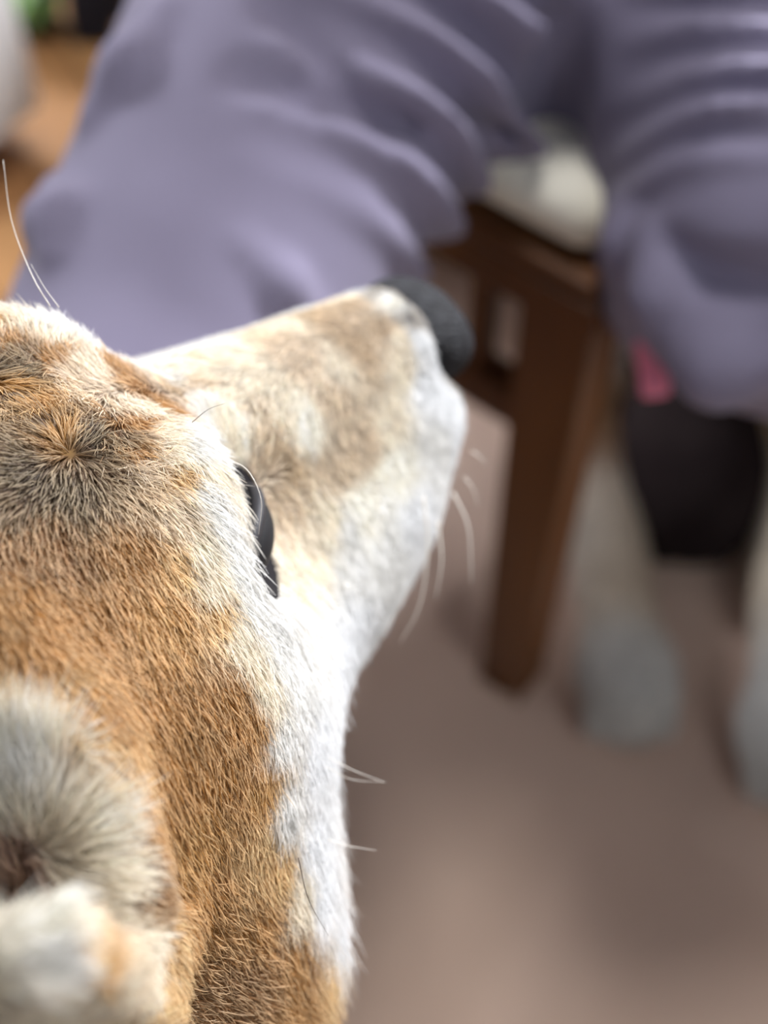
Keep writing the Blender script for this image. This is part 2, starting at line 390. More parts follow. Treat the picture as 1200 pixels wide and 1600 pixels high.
# places on the head, read off along lines of sight at a given distance
def at(px, py, dep):
    r = np.array([(px-600)/FPX, 0, 0])+(800-py)/FPX*_U+_V
    return w2h(_C+r*dep)
EARB = at(105, 1600, .232); EART = at(40, 1452, .180); EARF = unit(w2h(_C)*0+(at(60, 1300, .25)-at(110, 1500, .25)))
ER1 = at(-40, 1000, .231); ER2 = at(95, 1155, .228); ER3 = at(185, 1400, .226); EHOL = at(10, 1320, .226)
NOSE = np.array([8.85, 0, -2.35])
def nose_sdf(P):
    Q = P.copy(); Q[..., 1] = np.abs(Q[..., 1]); q = Q-NOSE
    d = ell(q, (0, 0, 0), (1.35, 1.55, 1.15))
    d = smin(d, ell(q, (.35, .75, -.35), (1.0, .85, .8)), .5)
    d = smax(d, -rcone(q, (1.35, .62, -.35), (.7, .75, -.45), .26, .3), .15)
    d = smax(d, -rcone(q, (1.0, 1.0, -.55), (.5, 1.75, -.75), .2, .12), .15)
    d = smax(d, -rcone(q, (1.5, 0, -.2), (1.2, 0, -1.3), .08, .1), .12)
    return d
# ---- the coat: colours and lie of the hair, given at places on the near side and mirrored to the other
PAL = dict(W=(228, 227, 223), C=(233, 224, 207), CW=(242, 238, 226), B=(230, 231, 231), O=(178, 127, 60), G=(198, 151, 84), L=(218, 184, 132),
           D=(116, 90, 64), K=(88, 70, 52), T=(224, 209, 188), TD=(204, 183, 156), GY=(140, 141, 146), GD=(90, 92, 98), BR=(152, 108, 62), PK=(216, 190, 178), GT=(165, 142, 116))
COATPX = '''130,500,W 200,540,W 60,500,C 10,510,L 250,570,W 30,555,O 100,570,O 200,592,O 0,605,G 275,612,TD 330,575,C
50,625,G 140,622,T 215,628,C 275,660,W 310,700,W 345,650,W 300,640,W 320,670,W 300,760,W 285,690,W 250,700,C 330,800,W 360,860,W 380,930,W 230,670,C
20,700,D 80,680,D 130,695,K 180,680,D 60,740,K 20,780,D 120,760,K 205,720,T 160,730,D 200,770,TD
20,850,BR 100,850,BR 200,850,O 262,800,T 295,850,C 250,870,L 50,950,O 150,950,O 250,950,G 325,950,L 365,1000,C 310,900,C
20,1020,O 70,1090,L 150,1100,O 250,1080,O 350,1080,O 385,1110,O 402,1060,C 430,1130,W 425,1000,W 415,965,W 450,1050,W 470,960,W 440,900,C 520,1000,B 550,960,B
150,1190,L 250,1200,O 350,1200,O 405,1220,G 440,1250,W 480,1300,B 480,1150,B 215,1290,O 300,1300,G 395,1320,L 425,1360,L 455,1390,C 490,1370,B 508,1440,B
230,1390,BR 310,1400,O 400,1430,O 450,1480,O 495,1500,L 250,1500,L 350,1550,BR 450,1570,O 515,1580,G 210,1480,C 240,1570,L
40,1440,CW 60,1500,W 100,1480,L 120,1560,C 30,1570,C 150,1500,G 30,1030,O 60,1085,L 125,1150,L 150,1210,G 0,1080,L 20,1130,C 80,1190,CW 50,1250,W 140,1290,CW 170,1250,L 40,1345,PK 100,1370,C 170,1380,C 20,1200,CW 75,1310,C 10,1290,CW 0,1370,PK 100,1090,G
350,540,CW 450,510,C 550,470,C 610,462,W 330,595,T 420,580,C 480,560,T 560,530,TD 600,510,TD 620,560,C 400,640,T 460,640,C 520,620,T
380,690,CW 440,710,TD 520,730,T 560,680,T 600,650,C 365,690,C 400,720,T 440,770,T 500,800,C 470,850,C 640,490,GY 655,478,GY 685,515,GY 640,462,GY 620,470,CW 665,462,GY 690,490,GY 650,520,B 680,540,B
660,590,B 700,620,B 680,700,W 620,740,CW 560,800,CW 600,850,W 550,880,W 650,800,B 720,660,B 705,560,GD'''
FLOWPX = '''130,500,-.6,-.6 50,510,-.7,-.5 200,535,-.8,-.3 30,570,-.8,-.6 120,585,-.8,-.55 220,600,-.9,-.35 60,640,-.8,-.5 150,650,-.6,-.6
280,650,.6,.25 310,700,1,.1 250,690,.9,.15 300,760,.9,.45 330,800,.85,.5 360,860,.8,.7 380,920,.7,.8 225,660,.4,-.2 210,720,.8,.5
130,690,.2,-.5 60,700,-.9,.1 100,740,-.2,1 180,720,.6,.6 20,740,-.7,.6 30,850,-.05,1 120,850,.15,1 220,840,.45,.9 280,850,.6,.8
50,950,.1,1 150,950,.25,1 250,950,.35,.95 330,960,.45,.9 50,1040,.35,.95 150,1060,.35,.95 260,1060,.4,.92 370,1060,.4,.92
150,1180,.55,.85 250,1180,.45,.9 350,1180,.4,.92 420,1150,.25,.97 480,1150,.15,1 250,1300,.65,.75 350,1300,.55,.85 410,1300,.4,.92 480,1300,.1,1 500,1420,.15,1
230,1400,.85,.5 320,1420,.85,.5 420,1430,.75,.65 260,1540,.9,.4 380,1540,.85,.45 480,1540,.85,.5
90,1100,.55,.85 170,1240,.5,.9 30,1150,.1,-1 60,1230,-.25,-1 130,1290,.6,-.6 40,1300,.2,-1 100,1370,1,.05 170,1370,1,.1 10,1330,-.6,-.8 60,1350,.8,.3
330,560,-.8,.15 450,520,-.7,.3 550,480,-.6,.3 620,470,-.6,.4 350,610,-.5,.6 440,600,-.3,.6 540,560,-.1,.7 620,540,.4,.8 400,660,-.3,.5 480,680,.2,.7 560,640,.3,.8
660,600,.7,.8 700,640,.6,.8 640,700,.6,.8 580,760,.5,.85 500,780,.4,.7 440,760,.9,.5 410,700,.3,-.7 450,840,-.1,1 520,860,.05,1 600,850,.1,1 450,950,-.2,1 520,960,-.1,1 430,1040,.05,1 370,680,-.5,-.6 680,740,.4,.9'''
cp = [q.split(',') for q in COATPX.split()]; fp = [q.split(',') for q in FLOWPX.split()]
head_w = lambda p: dog_sdf(w2h(p))*.01
cpos = w2h(hit(head_w, [(float(a), float(b)) for a, b, _ in cp], .16, .45)); ccol = np.array([lin(PAL[c]) for *_, c in cp])
ex = [((10, 0, -4.5), 'W'), ((5, 0, -6.5), 'W'), ((0, 0, -7.5), 'W'), ((-4, 3, -9), 'W'), ((-3, 0, -9), 'W')]
exw = [((-.02, .06, .40), 'W'), ((-.14, .06, .40), 'W'), ((-.09, .10, .38), 'W'), ((-.09, .12, .45), 'W'), ((-.09, .04, .25), 'C'), ((-.09, .06, .03), 'W'), ((-.02, .06, .02), 'W'),
       ((-.09, -.1, .47), 'O'), ((-.0, -.05, .36), 'O'), ((-.19, -.05, .36), 'O'), ((-.1, -.3, .3), 'O'), ((.02, -.25, .2), 'G'), ((-.2, -.25, .2), 'G'), ((0, -.5, .1), 'G'), ((-.1, -.2, .05), 'C'), ((-.2, -.35, .1), 'G'), ((.0, -.35, .1), 'G'), ((-.15, -.42, .2), 'O'), ((-.22, -.15, .1), 'L'), ((-.02, -.15, .1), 'L'), ((-.15, -.5, .1), 'G'), ((-.09, .0, .55), 'O')]
cpos = np.vstack([cpos, [e[0] for e in ex], [wl(*e[0]) for e in exw]]); ccol = np.vstack([ccol, [lin(PAL[e[1]]) for e in ex+exw]])
fpos_w = hit(head_w, [(float(q[0]), float(q[1])) for q in fp], .16, .45); fpos = w2h(fpos_w)
fdir = np.array([[float(q[2]), 0, 0]+float(q[3])*-_U for q in fp])@HM
fx = [((8, 0, -6.3), (-1, 0, 0)), ((3, 0, -7.5), (-1, 0, -.2)), ((-3, 0, -9), (-1, 0, -.8)), ((-9, 0, 3), (-1, 0, 0))]
fxw = [((-.09, .1, .4), (0, 0, -1)), ((-.09, -.1, .46), (0, -1, -.2)), ((-.1, -.3, .28), (0, -1, -.4)), ((0, -.2, .2), (0, -.5, -1)), ((-.09, .05, .1), (0, 0, -1)), ((0, -.5, .1), (1, 0, .1))]
fpos = np.vstack([fpos, [e[0] for e in fx], [wl(*e[0]) for e in fxw]]); fdir = np.vstack([fdir, [unit(np.array(e[1], float)) for e in fx], [unit(np.array(e[1], float))@HM for e in fxw]])
cpos[:, 1] = np.where(cpos[:, 1] < 0, -cpos[:, 1], cpos[:, 1]); m_ = fpos[:, 1] < 0; fpos[m_, 1] *= -1; fdir[m_, 1] *= -1
fdir = unit(fdir)
def coat(P):
    Q = P.copy(); Q[:, 1] = np.abs(Q[:, 1]); w = np.stack([noise3(Q, 1.1, 1), noise3(Q, 1.2, 2), noise3(Q, 1.3, 3)], 1)*.22
    return idw(Q+w, cpos, ccol, 4.2, 8)
def flow(P, N):
    Q = P.copy(); s = np.sign(Q[:, 1])+(Q[:, 1] == 0); Q[:, 1] = np.abs(Q[:, 1]); d = idw(Q, fpos, fdir, 3.0, 5)
    d[:, 1] *= np.where(Q[:, 1] < .25, s*Q[:, 1]/.25, s)
    d = d-(d*N).sum(1)[:, None]*N
    return unit(d)
v, f = surface_net(dog_sdf, *DOG_BOX, DOG_H); v = relax(v, f, 2)
dn_ = vnormals(v, f)
if (dn_*(v-np.array([-4, 0, -2]))).sum() < 0: f = f[:, ::-1].copy(); dn_ = -dn_
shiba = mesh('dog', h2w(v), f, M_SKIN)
tag(shiba, 'red and white shiba dog in front, head in close-up turned towards the stool', 'dog')
eyeq = v-EYE; eyeq[:, 1] = np.abs(v[:, 1])-EYE[1]
EBS = 1 if EB[0] > 0 else -1
def eye_mask(P):
    q = P.copy(); q[:, 1] = np.abs(q[:, 1]); return ell(q, EYE+EN*.2, (1.60, 1.15, 1.12), ER)
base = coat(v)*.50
em = eye_mask(v); iq = v.copy(); iq[:, 1] = np.abs(iq[:, 1]); base = base*(1+.8*np.clip(1-ell(iq, EHOL, (1.5, 1.5, 2.2))/.5, 0, 1))[:, None]  # skin colour lightened in the ear hollow to offset the shading there
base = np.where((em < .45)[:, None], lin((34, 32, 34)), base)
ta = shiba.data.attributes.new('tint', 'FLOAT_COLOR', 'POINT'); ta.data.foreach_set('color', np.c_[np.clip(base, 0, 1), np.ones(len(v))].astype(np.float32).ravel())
# eyes, nose
M_EYE = mat('eye_glaze', (30, 30, 32), .6, .2); M_LID = mat('eyelid_skin', (40, 39, 42), .6, .3); M_NOSE = noisy(mat('nose_leather', (26, 26, 29), .6, .2), (21, 21, 24), (38, 39, 43), 260, detail=6, bump=.9, bscale=900)
MIR = np.array([1, -1, 1.])
for s in (1, -1):
    m1 = np.array([1, s, 1.])
    e = solid('eye', lambda P: ell(P, EYE+EN*.12, (1.30, .78, .72), ER), EYE-2, EYE+2, .07, M_EYE, shiba, xf=lambda q: h2w(q*m1))
    rim = []
    for i in range(41):
        a = 2*math.pi*i/40; rim.append(EYE+EN*(.38-.22*math.cos(a)**2)+ET*1.42*math.cos(a)+EB*(.74 if math.sin(a) > 0 else .70)*math.sin(a)*(1-.25*math.cos(a)**2))
    q, g = tube_vf(rim, .17, 8); mesh('eyelid', h2w(q*m1), g, M_LID, shiba)
solid('nose', nose_sdf, NOSE-3, NOSE+3, .07, M_NOSE, shiba, xf=h2w)
# fur
fc = v[f].mean(1); fw = h2w(fc); vis = np.stack([fw[:, 0], fw[:, 1]-0, fw[:, 2]], 1)-_C
zc = vis@_V; sx = 600+FPX*vis[:, 0]/zc; sy = 800-FPX*(vis@_U)/zc; fn_ = dn_[f].mean(1)
facing = ((fw-_C)*(fn_@HM.T)).sum(1) < .004
near = (zc > 0) & (sx > -250) & (sx < 1450) & (sy > -200) & (sy < 1900) & (fc[:, 0] > -13)
dens = np.where(near & facing, FUR_D, np.where((fc[:, 2] > -12) & (fc[:, 0] > -16), FUR_D*.22, FUR_D*.05))
root, tri, a_, b_ = sample(v, f, dens)
nr = unit(dn_[tri[:, 0]]*(1-a_-b_)[:, None]+dn_[tri[:, 1]]*a_[:, None]+dn_[tri[:, 2]]*b_[:, None])
keep = (eye_mask(root) > np.where(((np.c_[root[:, 0], np.abs(root[:, 1]), root[:, 2]]-EYE)@EB)*EBS > 0, .22, .12)) & (nose_sdf(root) > .05)
root, nr = root[keep], nr[keep]
col = coat(root); dr = flow(root, nr); wd = np.linalg.norm((root*[1, 1, 1])*np.array([1, 1, 1])-fpos[16], axis=1); dr = dr+rng.normal(size=dr.shape)*np.clip(1.2-wd, 0, 1.2)[:, None]*.55; lum = col@np.array([.3, .6, .1])
Qa = root.copy(); Qa[:, 1] = np.abs(Qa[:, 1])
white = np.clip((lum-.50)/.25, 0, 1)*np.clip((col[:, 2]/col[:, 0]-.6)/.2, 0, 1)
muz = np.clip((root[:, 0]-1.5)/3, 0, 1)                                   # short plush on the muzzle
ruffw = np.clip((-root[:, 2]-3.5)/3, 0, 1)*np.clip((2.5-root[:, 0])/3, 0, 1)
inner = np.clip(1-(ell(Qa, EHOL, (1.5, 1.5, 2.2)))/.4, 0, 1)
pin = np.clip(1-pinna(Qa)/.3, 0, 1)
far = np.clip((-root[:, 2]-9)/5, 0, 1)
Lh = .46+.0*lum; Lh = Lh*(1-muz)+.26*muz; Lh = Lh+ruffw*.45+inner*.35*(1-pin)+far*1.2; Lh = Lh+white*(1-muz)*.12
e_ = eye_mask(root); Lh = np.where((e_ < .5), Lh*np.where(((root-EYE)*[1, 1, 1])[:, 0] < 0, 1.25, .6), Lh)
Lh *= rng.uniform(.7, 1.25, len(root))
lift = .30-.06*muz+.02*inner+rng.normal(size=len(root))*.06+.04*ruffw
rad = np.where(near_r := (root[:, 2] > -12), .0085, .02)*(1+.25*(1-white))*rng.uniform(.7, 1.25, len(root))*(1-.25*muz)
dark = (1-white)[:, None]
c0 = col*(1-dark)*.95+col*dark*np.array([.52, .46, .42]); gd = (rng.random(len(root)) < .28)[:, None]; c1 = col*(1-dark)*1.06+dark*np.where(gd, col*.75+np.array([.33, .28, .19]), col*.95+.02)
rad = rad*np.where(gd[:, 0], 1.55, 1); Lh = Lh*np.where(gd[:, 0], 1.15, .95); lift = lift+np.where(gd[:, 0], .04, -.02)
gr = np.clip((.16-lum)/.08, 0, 1)[:, None]; c1 = c1*(1-gr*.0)
hairs('fur', root, nr, dr, Lh, np.clip(lift, .08, .7), rad, c0, c1, shiba, clump=.5, cell=.13, curl=.20, xf=h2w)
# whiskers and single long hairs (paths read off the photo, each at its own distance)
M_WH = mat('whisker_hair', (238, 232, 222), .35, .5); M_WD = mat('dark_hair', (70, 55, 45), .4, .4)
WHK = [([(662, 775, .333), (668, 860, .336), (656, 945, .338), (625, 1005, .34)], .30, 0), ([(684, 815, .335), (690, 875, .337), (681, 935, .339)], .30, 0), ([(708, 770, .338), (732, 825, .340), (737, 912, .342)], .32, 0),
       ([(725, 745, .341), (740, 765, .342), (747, 790, .343)], .2, 0), ([(738, 705, .343), (750, 714, .344), (760, 727, .345)], .2, 0),
       ([(78, 478, .272), (50, 430, .274), (18, 345, .276), (5, 250, .278)], .13, 0), ([(92, 480, .272), (70, 450, .273), (48, 412, .274)], .10, 0),
       ([(348, 716, .272), (385, 733, .268), (408, 780, .266), (404, 835, .268)], .10, 0), ([(512, 1183, .29), (555, 1205, .292), (600, 1222, .294)], .11, 0), ([(508, 1197, .289), (550, 1218, .292), (605, 1222, .294)], .1, 0),
       ([(512, 1312, .286), (545, 1322, .287), (588, 1329, .288)], .12, 0), ([(466, 1340, .268), (482, 1405, .268), (513, 1462, .27)], .11, 1), ([(300, 660, .268), (325, 640, .267), (352, 630, .266)], .09, 1)]
for pts, r, k in WHK:
    P = np.array([h2w(at(*p)) for p in pts]); P = spline(P, 16)
    q, g = tube_vf(P, np.linspace(1, .25, 16)*r*.001, 6); mesh('whisker' if not k else 'long_hair', q, g, M_WD if k else M_WH, shiba)
# upper lashes
lash = EYE+ET*np.linspace(-1.25, 1.35, 46)[:, None]
# ------------------------------------------------------------------ chair
M_CH = noisy(mat('brown_stained_wood', (100, 62, 34), .38, .4), (84, 50, 26), (132, 84, 40), 9, (1, 1, .15), 6)
C0 = np.array([.0845, .420, 0]); d1 = np.array([-.79, .613, 0]); d2 = np.array([.613, .79, 0]); SW, SW2 = .245, .34
KR = np.stack([d1, d2, [0, 0, 1]], 1); kc = C0+d1*SW/2+d2*SW2/2
chair = empty('wooden_stool', tuple(kc), label='brown wooden stool with cream seat cushion, person sitting astride its corner', cat='stool')
def leg(c, top, w0, w1):
    v, f = box_vf((0, 0, 0), (1, 1, 1), .0); 
    v = np.array([[x*(w0+(w1-w0)*(z+1)/2), y*(w0+(w1-w0)*(z+1)/2), (z+1)/2*top] for x, y, z in v])@KR.T
    return v+c, f
for i, (a, b, t) in enumerate([(0, 0, .398), (1, 0, .398), (0, 1, .398), (1, 1, .398)]):
    bm = bmesh.new(); z0, z1 = 0.007, t; c = C0+d1*SW*a+d2*SW2*b
    bmesh.ops.create_cube(bm, size=2)
    for w in bm.verts:
        k = (w.co.z+1)/2; hw = .0125+.0020*min(k*(1 if t < .5 else 2), 1); p = KR@np.array([w.co.x*hw, w.co.y*hw, z0+(z1-z0)*k]); w.co = Vector(p+c)
    bmesh.ops.bevel(bm, geom=bm.edges[:], offset=.004, segments=3, affect='EDGES', profile=.5)
    vv = np.array([w.co[:] for w in bm.verts]); bm.verts.index_update(); ff = [[w.index for w in q.verts] for q in bm.faces]; bm.free()
    mesh('leg', vv, ff, M_CH, chair, smooth=False)
def rail(name, a0, a1, z, hz, th=.010, inset=0, arc=0):
    c = (a0+a1)/2; L_ = np.linalg.norm(a1-a0)/2; dd = (a1-a0)/(2*L_); nn = np.array([-dd[1], dd[0], 0])
    v, f = box_vf((0, 0, 0), (L_, th, hz), .003); return mesh(name, v@np.stack([dd, nn, [0, 0, 1]], 1).T+c+[0, 0, z], f, M_CH, chair, smooth=False)
K = [C0, C0+d1*SW, C0+d1*SW+d2*SW2, C0+d2*SW2]
for i in range(4): rail('apron', K[i], K[(i+1) % 4], .381, .013, .012)
box('seat', kc+[0, 0, .4035], (SW/2+.017, SW2/2+.017, .0055), M_CH, chair, .003, KR)
for i in (0, 2): rail('stretcher', K[i], K[(i+1) % 4], .287, .013, .010)
for i in range(3):
    p = C0+d1*(.046+.077*i); 
    box('spindle', p+[0, 0, .334], (.006, .006, .036), M_CH, chair, .002, KR)
def cushion(P):
    q = (P-(kc+[0, 0, .4235]))@KR; d = rbox(q, (0, 0, 0), (SW/2+.010, SW2/2+.010, .014), .013); return d-.004*np.cos(q[..., 0]*9)*np.cos(q[..., 1]*9)
solid('seat_cushion', cushion, kc+[-.3, -.3, .37], kc+[.3, .3, .45], .005, noisy(mat('cream_cloth', (246, 241, 222), .9, .1), (242, 236, 215), (249, 245, 230), 20, bump=.4), chair)
# ------------------------------------------------------------------ the seated person
M_PANTS = noisy(mat('lavender_grey_cotton', (150, 144, 172), .85, .15, sheen=.15), (126, 120, 142), (136, 130, 153), 6, bump=.15, bscale=900)
HL, HR_ = np.array([.046, .70, .485]), np.array([.155, .70, .485]); KL, KRt = np.array([-.098, .255, .455]), np.array([.168, .392, .445])
AL, AR = np.array([-.10, .37, .10]), np.array([.242, .665, .10])
def pants_base(P):
    d = rcone(P, HL, KL, .102, .051); d = smin(d, rcone(P, KL, AL, .052, .050), .03)
    e = rcone(P, HR_, KRt, .092, .066); e = smin(e, rcone(P, KRt, AR, .066, .052), .03); e = smin(e, rcone(P, (.150, .43, .40), (.20, .60, .20), .060, .052), .03)
    d = smin(d, e, .025)
    d = smin(d, ell(P, (.078, .75, .51), (.17, .13, .11)), .04)
    d = smin(d, rcone(P, (.045, .515, .468), (.115, .515, .468), .066, .066), .04)
    d = smin(d, rcone(P, (-.115, .335, .43), (-.108, .315, .40), .018, .016), .02)
    return d
RIDGE = [
         ([(380, 390), (440, 450), (500, 520)], .008, .0075), ([(260, 20), (210, 110), (150, 190)], .010, .005), ([(88, 300), (92, 350), (88, 400)], .010, .005),
         ([(1060, 510), (1130, 560), (1210, 560)], .018, .008),
         ([(968, 330), (985, 380), (992, 440)], .010, .003), ([(1015, 370), (1032, 460), (1046, 550)], .0095, .001)]
GROOVE = [([(380, 125), (480, 150), (600, 190), (800, 205)], .003), ([(870, 60), (860, 240)], .012), ([(1040, 415), (1200, 450)], .008), ([(430, 30), (520, 100)], .004)]
RSEG = []
for pts, r, sink in RIDGE:
    r *= 1.15; sink -= .003
    h_ = hit(pants_base, pts, .3, 1.3)+0; 
    g_ = h_+unit(h_-_C)*sink
    for i in range(len(g_)-1): RSEG.append((g_[i], g_[i+1], r*(.55 if i == 0 else 1), r*(.55 if i == len(g_)-2 else 1)))
GSEG = []
for pts, r in GROOVE:
    h_ = hit(pants_base, pts, .3, 1.3)
    for i in range(len(h_)-1): GSEG.append((h_[i], h_[i+1], r))
def pants(P):
    d = pants_base(P); nz = noise3(P, 26, 11)*.0022+noise3(P*[1, 1, 1.4], 60, 12)*.0008
    x, y, z = P[..., 0], P[..., 1], P[..., 2]
    ph = (y+.30*(x-.1)+.45*(z-.5)+.004*noise3(P, 22, 13))/.0200*2*math.pi+.9*noise3(P, 30, 14)
    ridge = (.5+.5*np.cos(ph))**1.4
    wr = np.clip((x-.088)/.025, 0, 1)*np.clip((y-.36)/.03, 0, 1)*np.clip((.585-y)/.05, 0, 1)*np.clip((z-.38)/.04, 0, 1)*(.75+.5*noise3(P, 35, 15))
    d = d-.0115*ridge*wr
    ph = (y+.34*x+.55*(z-.5)+.004*noise3(P, 22, 16))/.0290*2*math.pi+.8*noise3(P, 30, 17)
    ridge = (.5+.5*np.cos(ph))**1.5
    wl_ = np.clip((x+.055)/.07, 0, 1)*np.clip((.078-x)/.012, 0, 1)*np.clip((y-.335)/.05, 0, 1)*np.clip((.60-y)/.05, 0, 1)*np.clip((z-.40)/.04, 0, 1)*(.8+.5*noise3(P, 35, 18))
    d = d-.0145*ridge*wl_
    m = d < .05
    if m.any():
        Q = P[m]; e = d[m]
        for a, b, r in GSEG: e = smax(e, -rcone(Q, a, b, r, r), .012)
        for a, b, r1, r2 in RSEG: e = smin(e, rcone(Q, a, b, r1, r2), .007)
        d[m] = e
    d = d+nz
    d = smax(d, -(P[..., 2]-.075), .004); d = smax(d, P[..., 2]-.60, .004)
    return d
def person_body(P):
    d = rcone(P, (.03, .70, .49), (-.098, .26, .455), .07, .04); d = smin(d, rcone(P, (.155, .70, .49), KRt, .07, .05), .02)
    d = smin(d, rcone(P, (-.098, .26, .445), AL+[0, 0, -.03], .044, .034), .02); d = smin(d, rcone(P, KRt, AR+[0, .01, -.03], .036, .033), .02)
    for a, x in ((AL, 0), (AR, 0)): d = smin(d, rcone(P, a*[1, 1, 0]+[0, .015, .048], a*[1, 1, 0]+[-.01, -.105, .040], .034, .028), .02)
    d = smin(d, ell(P, (.078, .76, .52), (.15, .11, .11)), .03)
    d = smin(d, rcone(P, (.078, .78, .62), (.078, .83, .88), .105, .115), .05)
    d = smin(d, rcone(P, (-.05, .83, .93), (.20, .83, .93), .06, .06), .04)
    d = smin(d, rcone(P, (.078, .83, .97), (.078, .81, 1.05), .052, .05), .02)
    d = smin(d, ell(P, (.078, .79, 1.14), (.075, .092, .11)), .015)
    d = smin(d, ell(P, (.078, .702, 1.13), (.012, .018, .02)), .008)
    for s in (-1, 1):
        x = .078
        d = smin(d, ell(P, (x+s*.076, .80, 1.135), (.009, .02, .03)), .004)
        d = smin(d, rcone(P, (x+s*.165, .83, .93), (x+s*.225, .78, .72), .045, .038), .02)
        d = smin(d, rcone(P, (x+s*.225, .78, .72), (x+s*.085, .635, .765), .036, .025), .015)
        d = smin(d, ell(P, (x+s*.045, .605, .772), (.042, .020, .036)), .012)
        for k in range(4):
            d = smin(d, rcone(P, (x+s*.02, .595, .752+.015*k), (x-s*.035, .578+.003*k, .750+.015*k), .0085, .007), .003)
        d = smin(d, rcone(P, (x+s*.05, .60, .80), (x+s*.005, .585, .815), .011, .008), .006)
    return d
M_SK = noisy(mat('skin', (214, 170, 146), .55, .35), (208, 162, 138), (220, 178, 154), 10)
person = solid('person', person_body, (-.22, .14, 0), (.40, .98, 1.28), .0075, M_SK, label='person seated on the wooden stool in lavender grey trousers, legs apart', cat='person')
solid('trousers', pants, (-.26, .14, .08), (.36, .94, .66), .0036, M_PANTS, person, it=1)
def shirt(P):
    x = .078; d = rcone(P, (x, .785, .57), (x, .83, .88), .140, .134); d = smin(d, rcone(P, (-.05, .83, .935), (.20, .83, .935), .068, .068), .04)
    for s in (-1, 1):
        d = smin(d, rcone(P, (x+s*.165, .83, .93), (x+s*.225, .78, .72), .056, .048), .02); d = smin(d, rcone(P, (x+s*.225, .78, .72), (x+s*.095, .645, .762), .046, .035), .015)
    d = smax(d, P[..., 2]-.995, .004); d = smin(d, ell(P, (x, .76, .56), (.172, .135, .09)), .03); d = smax(d, .535-P[..., 2], .004); return d+noise3(P, 40, 21)*.003
solid('shirt', shirt, (-.25, .5, .5), (.42, 1.02, 1.02), .008, noisy(mat('pale_shirt', (190, 184, 186), .9, .1), (186, 180, 182), (196, 190, 192), 8), person)
def hair_(P):
    d = ell(P, (.078, .805, 1.16), (.086, .098, .108)); return smax(d, -ell(P, (.078, .70, 1.09), (.075, .085, .10)), .01)+noise3(P, 90, 31)*.002
solid('hair', hair_, (-.03, .66, 1.0), (.19, .95, 1.3), .006, mat('black_hair', (30, 26, 24), .5), person)
for s in (-1, 1):
    e = solid('eye', lambda P: ell(P, (.078+s*.030, .712, 1.15), (.012, .010, .008)), (.078+s*.030-.03, .68, 1.12), (.078+s*.030+.03, .74, 1.18), .0025, mat('eye', (40, 34, 32), .2), person)
solid('mouth', lambda P: ell(P, (.078, .712, 1.09), (.022, .010, .005)), (.04, .68, 1.07), (.12, .74, 1.11), .0025, mat('lips', (176, 110, 104)), person)
def sock(P):
    d = np.full(P.shape[:-1], 9.)
    for a in (AL, AR):
        d = np.minimum(d, smin(rcone(P, a+[0, -.005, .04], a*[1, 1, 0]+[0, .01, .05], .046, .043), rcone(P, a*[1, 1, 0]+[0, .01, .046], a*[1, 1, 0]+[-.01, -.10, .040], .040, .032), .02))
    return d
M_SO = mat('charcoal_sock', (48, 42, 46), .95, .1)
solid('sock', sock, (-.2, .15, 0), (.10, .55, .22), .005, M_SO, person); solid('sock', sock, (.12, .45, 0), (.32, .75, .22), .005, M_SO, person)
# slippers
M_SLIP = noisy(mat('dark_brown_felt', (38, 30, 31), .95, .1), (34, 26, 27), (44, 36, 36), 30, bump=.6)
for (cx, cy), lab in (((.214, .578), 'dark brown felt slipper on the foot beside the other dog'), ((-.105, .24), 'dark brown felt slipper on the foot hidden below the near dog')):
    ax = np.array([cx, cy, 0])
    def slip(P):
        q = P-ax; d = ell(q, (0, -.012, .034), (.060, .075, .048)); d = smin(d, rbox(q, (0, .06, .022), (.046, .115, .016), .014), .02)
        d = smin(d, ell(q, (0, .03, .036), (.052, .07, .040)), .02)
        d = smax(d, -ell(q, (0, .13, .075), (.040, .11, .055)), .008); return smax(d, .012-P[..., 2], .003)
    sl = solid('slipper', slip, ax+[-.08, -.11, 0], ax+[.08, .22, .11], .005, M_SLIP, label=lab, cat='slipper')
    v_, f_ = box_vf((0, 0, 0), (.040, .12, .004), .002); v_[:, 0] *= np.sqrt(np.clip(1-(v_[:, 1]/.16)**2, .2, 1)); mesh('sole', v_+ax+[0, .045, .011], f_, mat('sole_rubber', (30, 28, 28)), sl, smooth=False)
# pink tab at the trouser edge
pk = hit(pants_base, [(1020, 540), (1020, 605)], .3, 1.2); pc = pk.mean(0)-unit(pk.mean(0)-_C)*.004
def tab(P):
    q = (P-pc); u = q@unit(_U+np.array([-.12, 0, 0])); r = q-u[..., None]*unit(_U+np.array([-.12, 0, 0])); return np.maximum(np.sqrt((r*r).sum(-1))-.0045, np.abs(u)-.0105)-.002
solid('pink_tab', tab, pc-.03, pc+.03, .0018, mat('pink_cloth', (252, 150, 176), .8, .1), person, label='pink cloth tab')
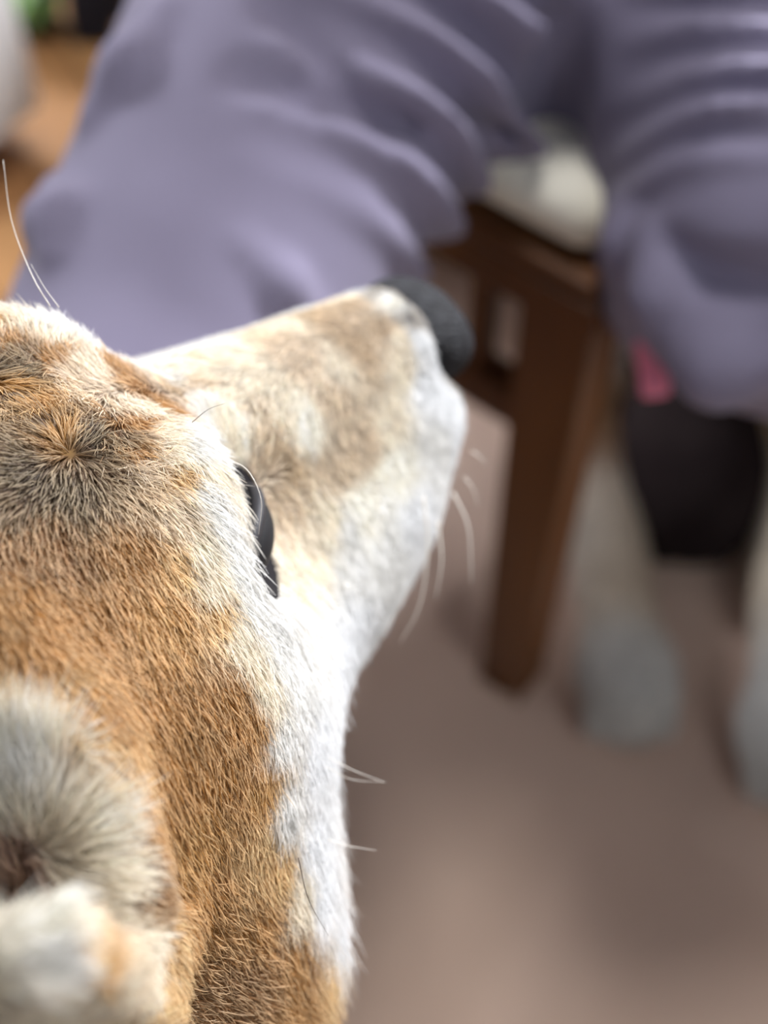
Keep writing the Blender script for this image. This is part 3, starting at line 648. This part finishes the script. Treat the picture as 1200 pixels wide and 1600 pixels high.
# ------------------------------------------------------------------ second dog, lying behind the slipper
def dog2(P):
    d = rcone(P, (.30, .90, .10), (-.01, 1.00, .105), .095, .095)
    d = smin(d, rcone(P, (.235, .82, .10), (.30, .90, .12), .075, .09), .04)
    d = smin(d, rcone(P, (.235, .80, .12), (.33, .72, .21), .06, .05), .03)
    d = smin(d, ell(P, (.345, .69, .235), (.055, .060, .050)), .03); d = smin(d, rcone(P, (.345, .66, .225), (.35, .58, .205), .030, .020), .02)
    for s in (-1, 1):
        d = smin(d, rcone(P, (.345+s*.035, .70, .27), (.345+s*.045, .705, .315), .018, .005), .012)
    d = smin(d, ell(P, (.02, .86, .07), (.075, .095, .065)), .05)
    d = smin(d, rcone(P, (.175, .78, .07), (.146, .62, .038), .042, .029), .02); d = smin(d, rcone(P, (.146, .62, .038), (.155, .44, .032), .029, .024), .02)
    d = smin(d, ell(P, (.157, .407, .031), (.034, .040, .025)), .012)
    d = smin(d, rcone(P, (.28, .78, .07), (.290, .60, .038), .042, .030), .02); d = smin(d, rcone(P, (.290, .60, .038), (.262, .40, .032), .029, .024), .02)
    d = smin(d, ell(P, (.255, .365, .031), (.034, .040, .025)), .012)
    for cx, cy in ((.157, .407), (.255, .365)):
        for k in range(4): d = smin(d, rcone(P, (cx-.021+.014*k, cy-.015, .026), (cx-.022+.0147*k, cy-.038+.004*abs(k-1.5), .021), .0095, .0085), .004)
    d = smin(d, rcone(P, (-.08, 1.00, .08), (-.14, 1.04, .08), .04, .035), .03)
    return smax(d, .0085-P[..., 2], .004)
v2, f2 = surface_net(dog2, (-.2, .28, -.01), (.45, 1.25, .36), .007); v2 = relax(v2, f2, 2); n2 = vnormals(v2, f2)
if (n2*(v2-[.15, .9, .1])).sum() < 0: f2 = f2[:, ::-1].copy(); n2 = -n2
D2P = np.array([(.157, .40, .04), (.15, .5, .05), (.148, .6, .06), (.165, .7, .08), (.268, .36, .04), (.29, .5, .05), (.30, .65, .07), (.2, .8, .16), (.25, .75, .05), (.05, .85, .12), (0, .95, .17), (.2, .95, .18), (.34, .7, .28), (.35, .6, .2), (.345, .62, .18), (0, .8, .05), (.135, .5, .03), (.12, .62, .03), (.17, .48, .05)])
D2C = [lin(PAL[c]) for c in ('W', 'T', 'BR', 'C', 'W', 'C', 'L', 'C', 'C', 'C', 'L', 'L', 'O', 'C', 'W', 'C', 'W', 'W', 'T')]
col2 = idw(v2, D2P, np.array(D2C), 4, 4)
other = mesh('dog', v2, f2, M_SKIN); tag(other, 'pale dog lying under the stool, one white paw stretched beside the stool leg', 'dog')
ta = other.data.attributes.new('tint', 'FLOAT_COLOR', 'POINT'); ta.data.foreach_set('color', np.c_[col2*.8, np.ones(len(v2))].astype(np.float32).ravel())
r2, t2, a2, b2 = sample(v2*100, f2, np.full(len(f2), 28.)); nn2 = unit(n2[t2[:, 0]]); k2 = r2[:, 2] > 1.1; r2, nn2 = r2[k2], nn2[k2]
fl = np.where((r2[:, 1] < 70)[:, None], np.array([0, -1, -.2]), np.array([-.8, .5, -.4])); fl = unit(fl-(fl*nn2).sum(1)[:, None]*nn2)
c2 = idw(r2/100, D2P, np.array(D2C), 4, 4); L2 = np.where(r2[:, 1] < 62, .7, 1.8)*rng.uniform(.7, 1.2, len(r2))
hairs('fur', r2, nn2, fl, L2, np.full(len(r2), .3), np.full(len(r2), .035), c2*.8, c2, other, clump=.3, cell=.5, curl=.2, nseg=4, xf=lambda q: q*.01)
for s in (-1, 1): solid('eye', lambda P: ell(P, (.345+s*.026, .64, .245), (.009, .009, .008)), (.30, .60, .22), (.39, .67, .27), .003, M_EYE, other)
solid('nose', lambda P: ell(P, (.35, .560, .208), (.013, .010, .010)), (.32, .53, .18), (.38, .59, .23), .002, M_NOSE, other)
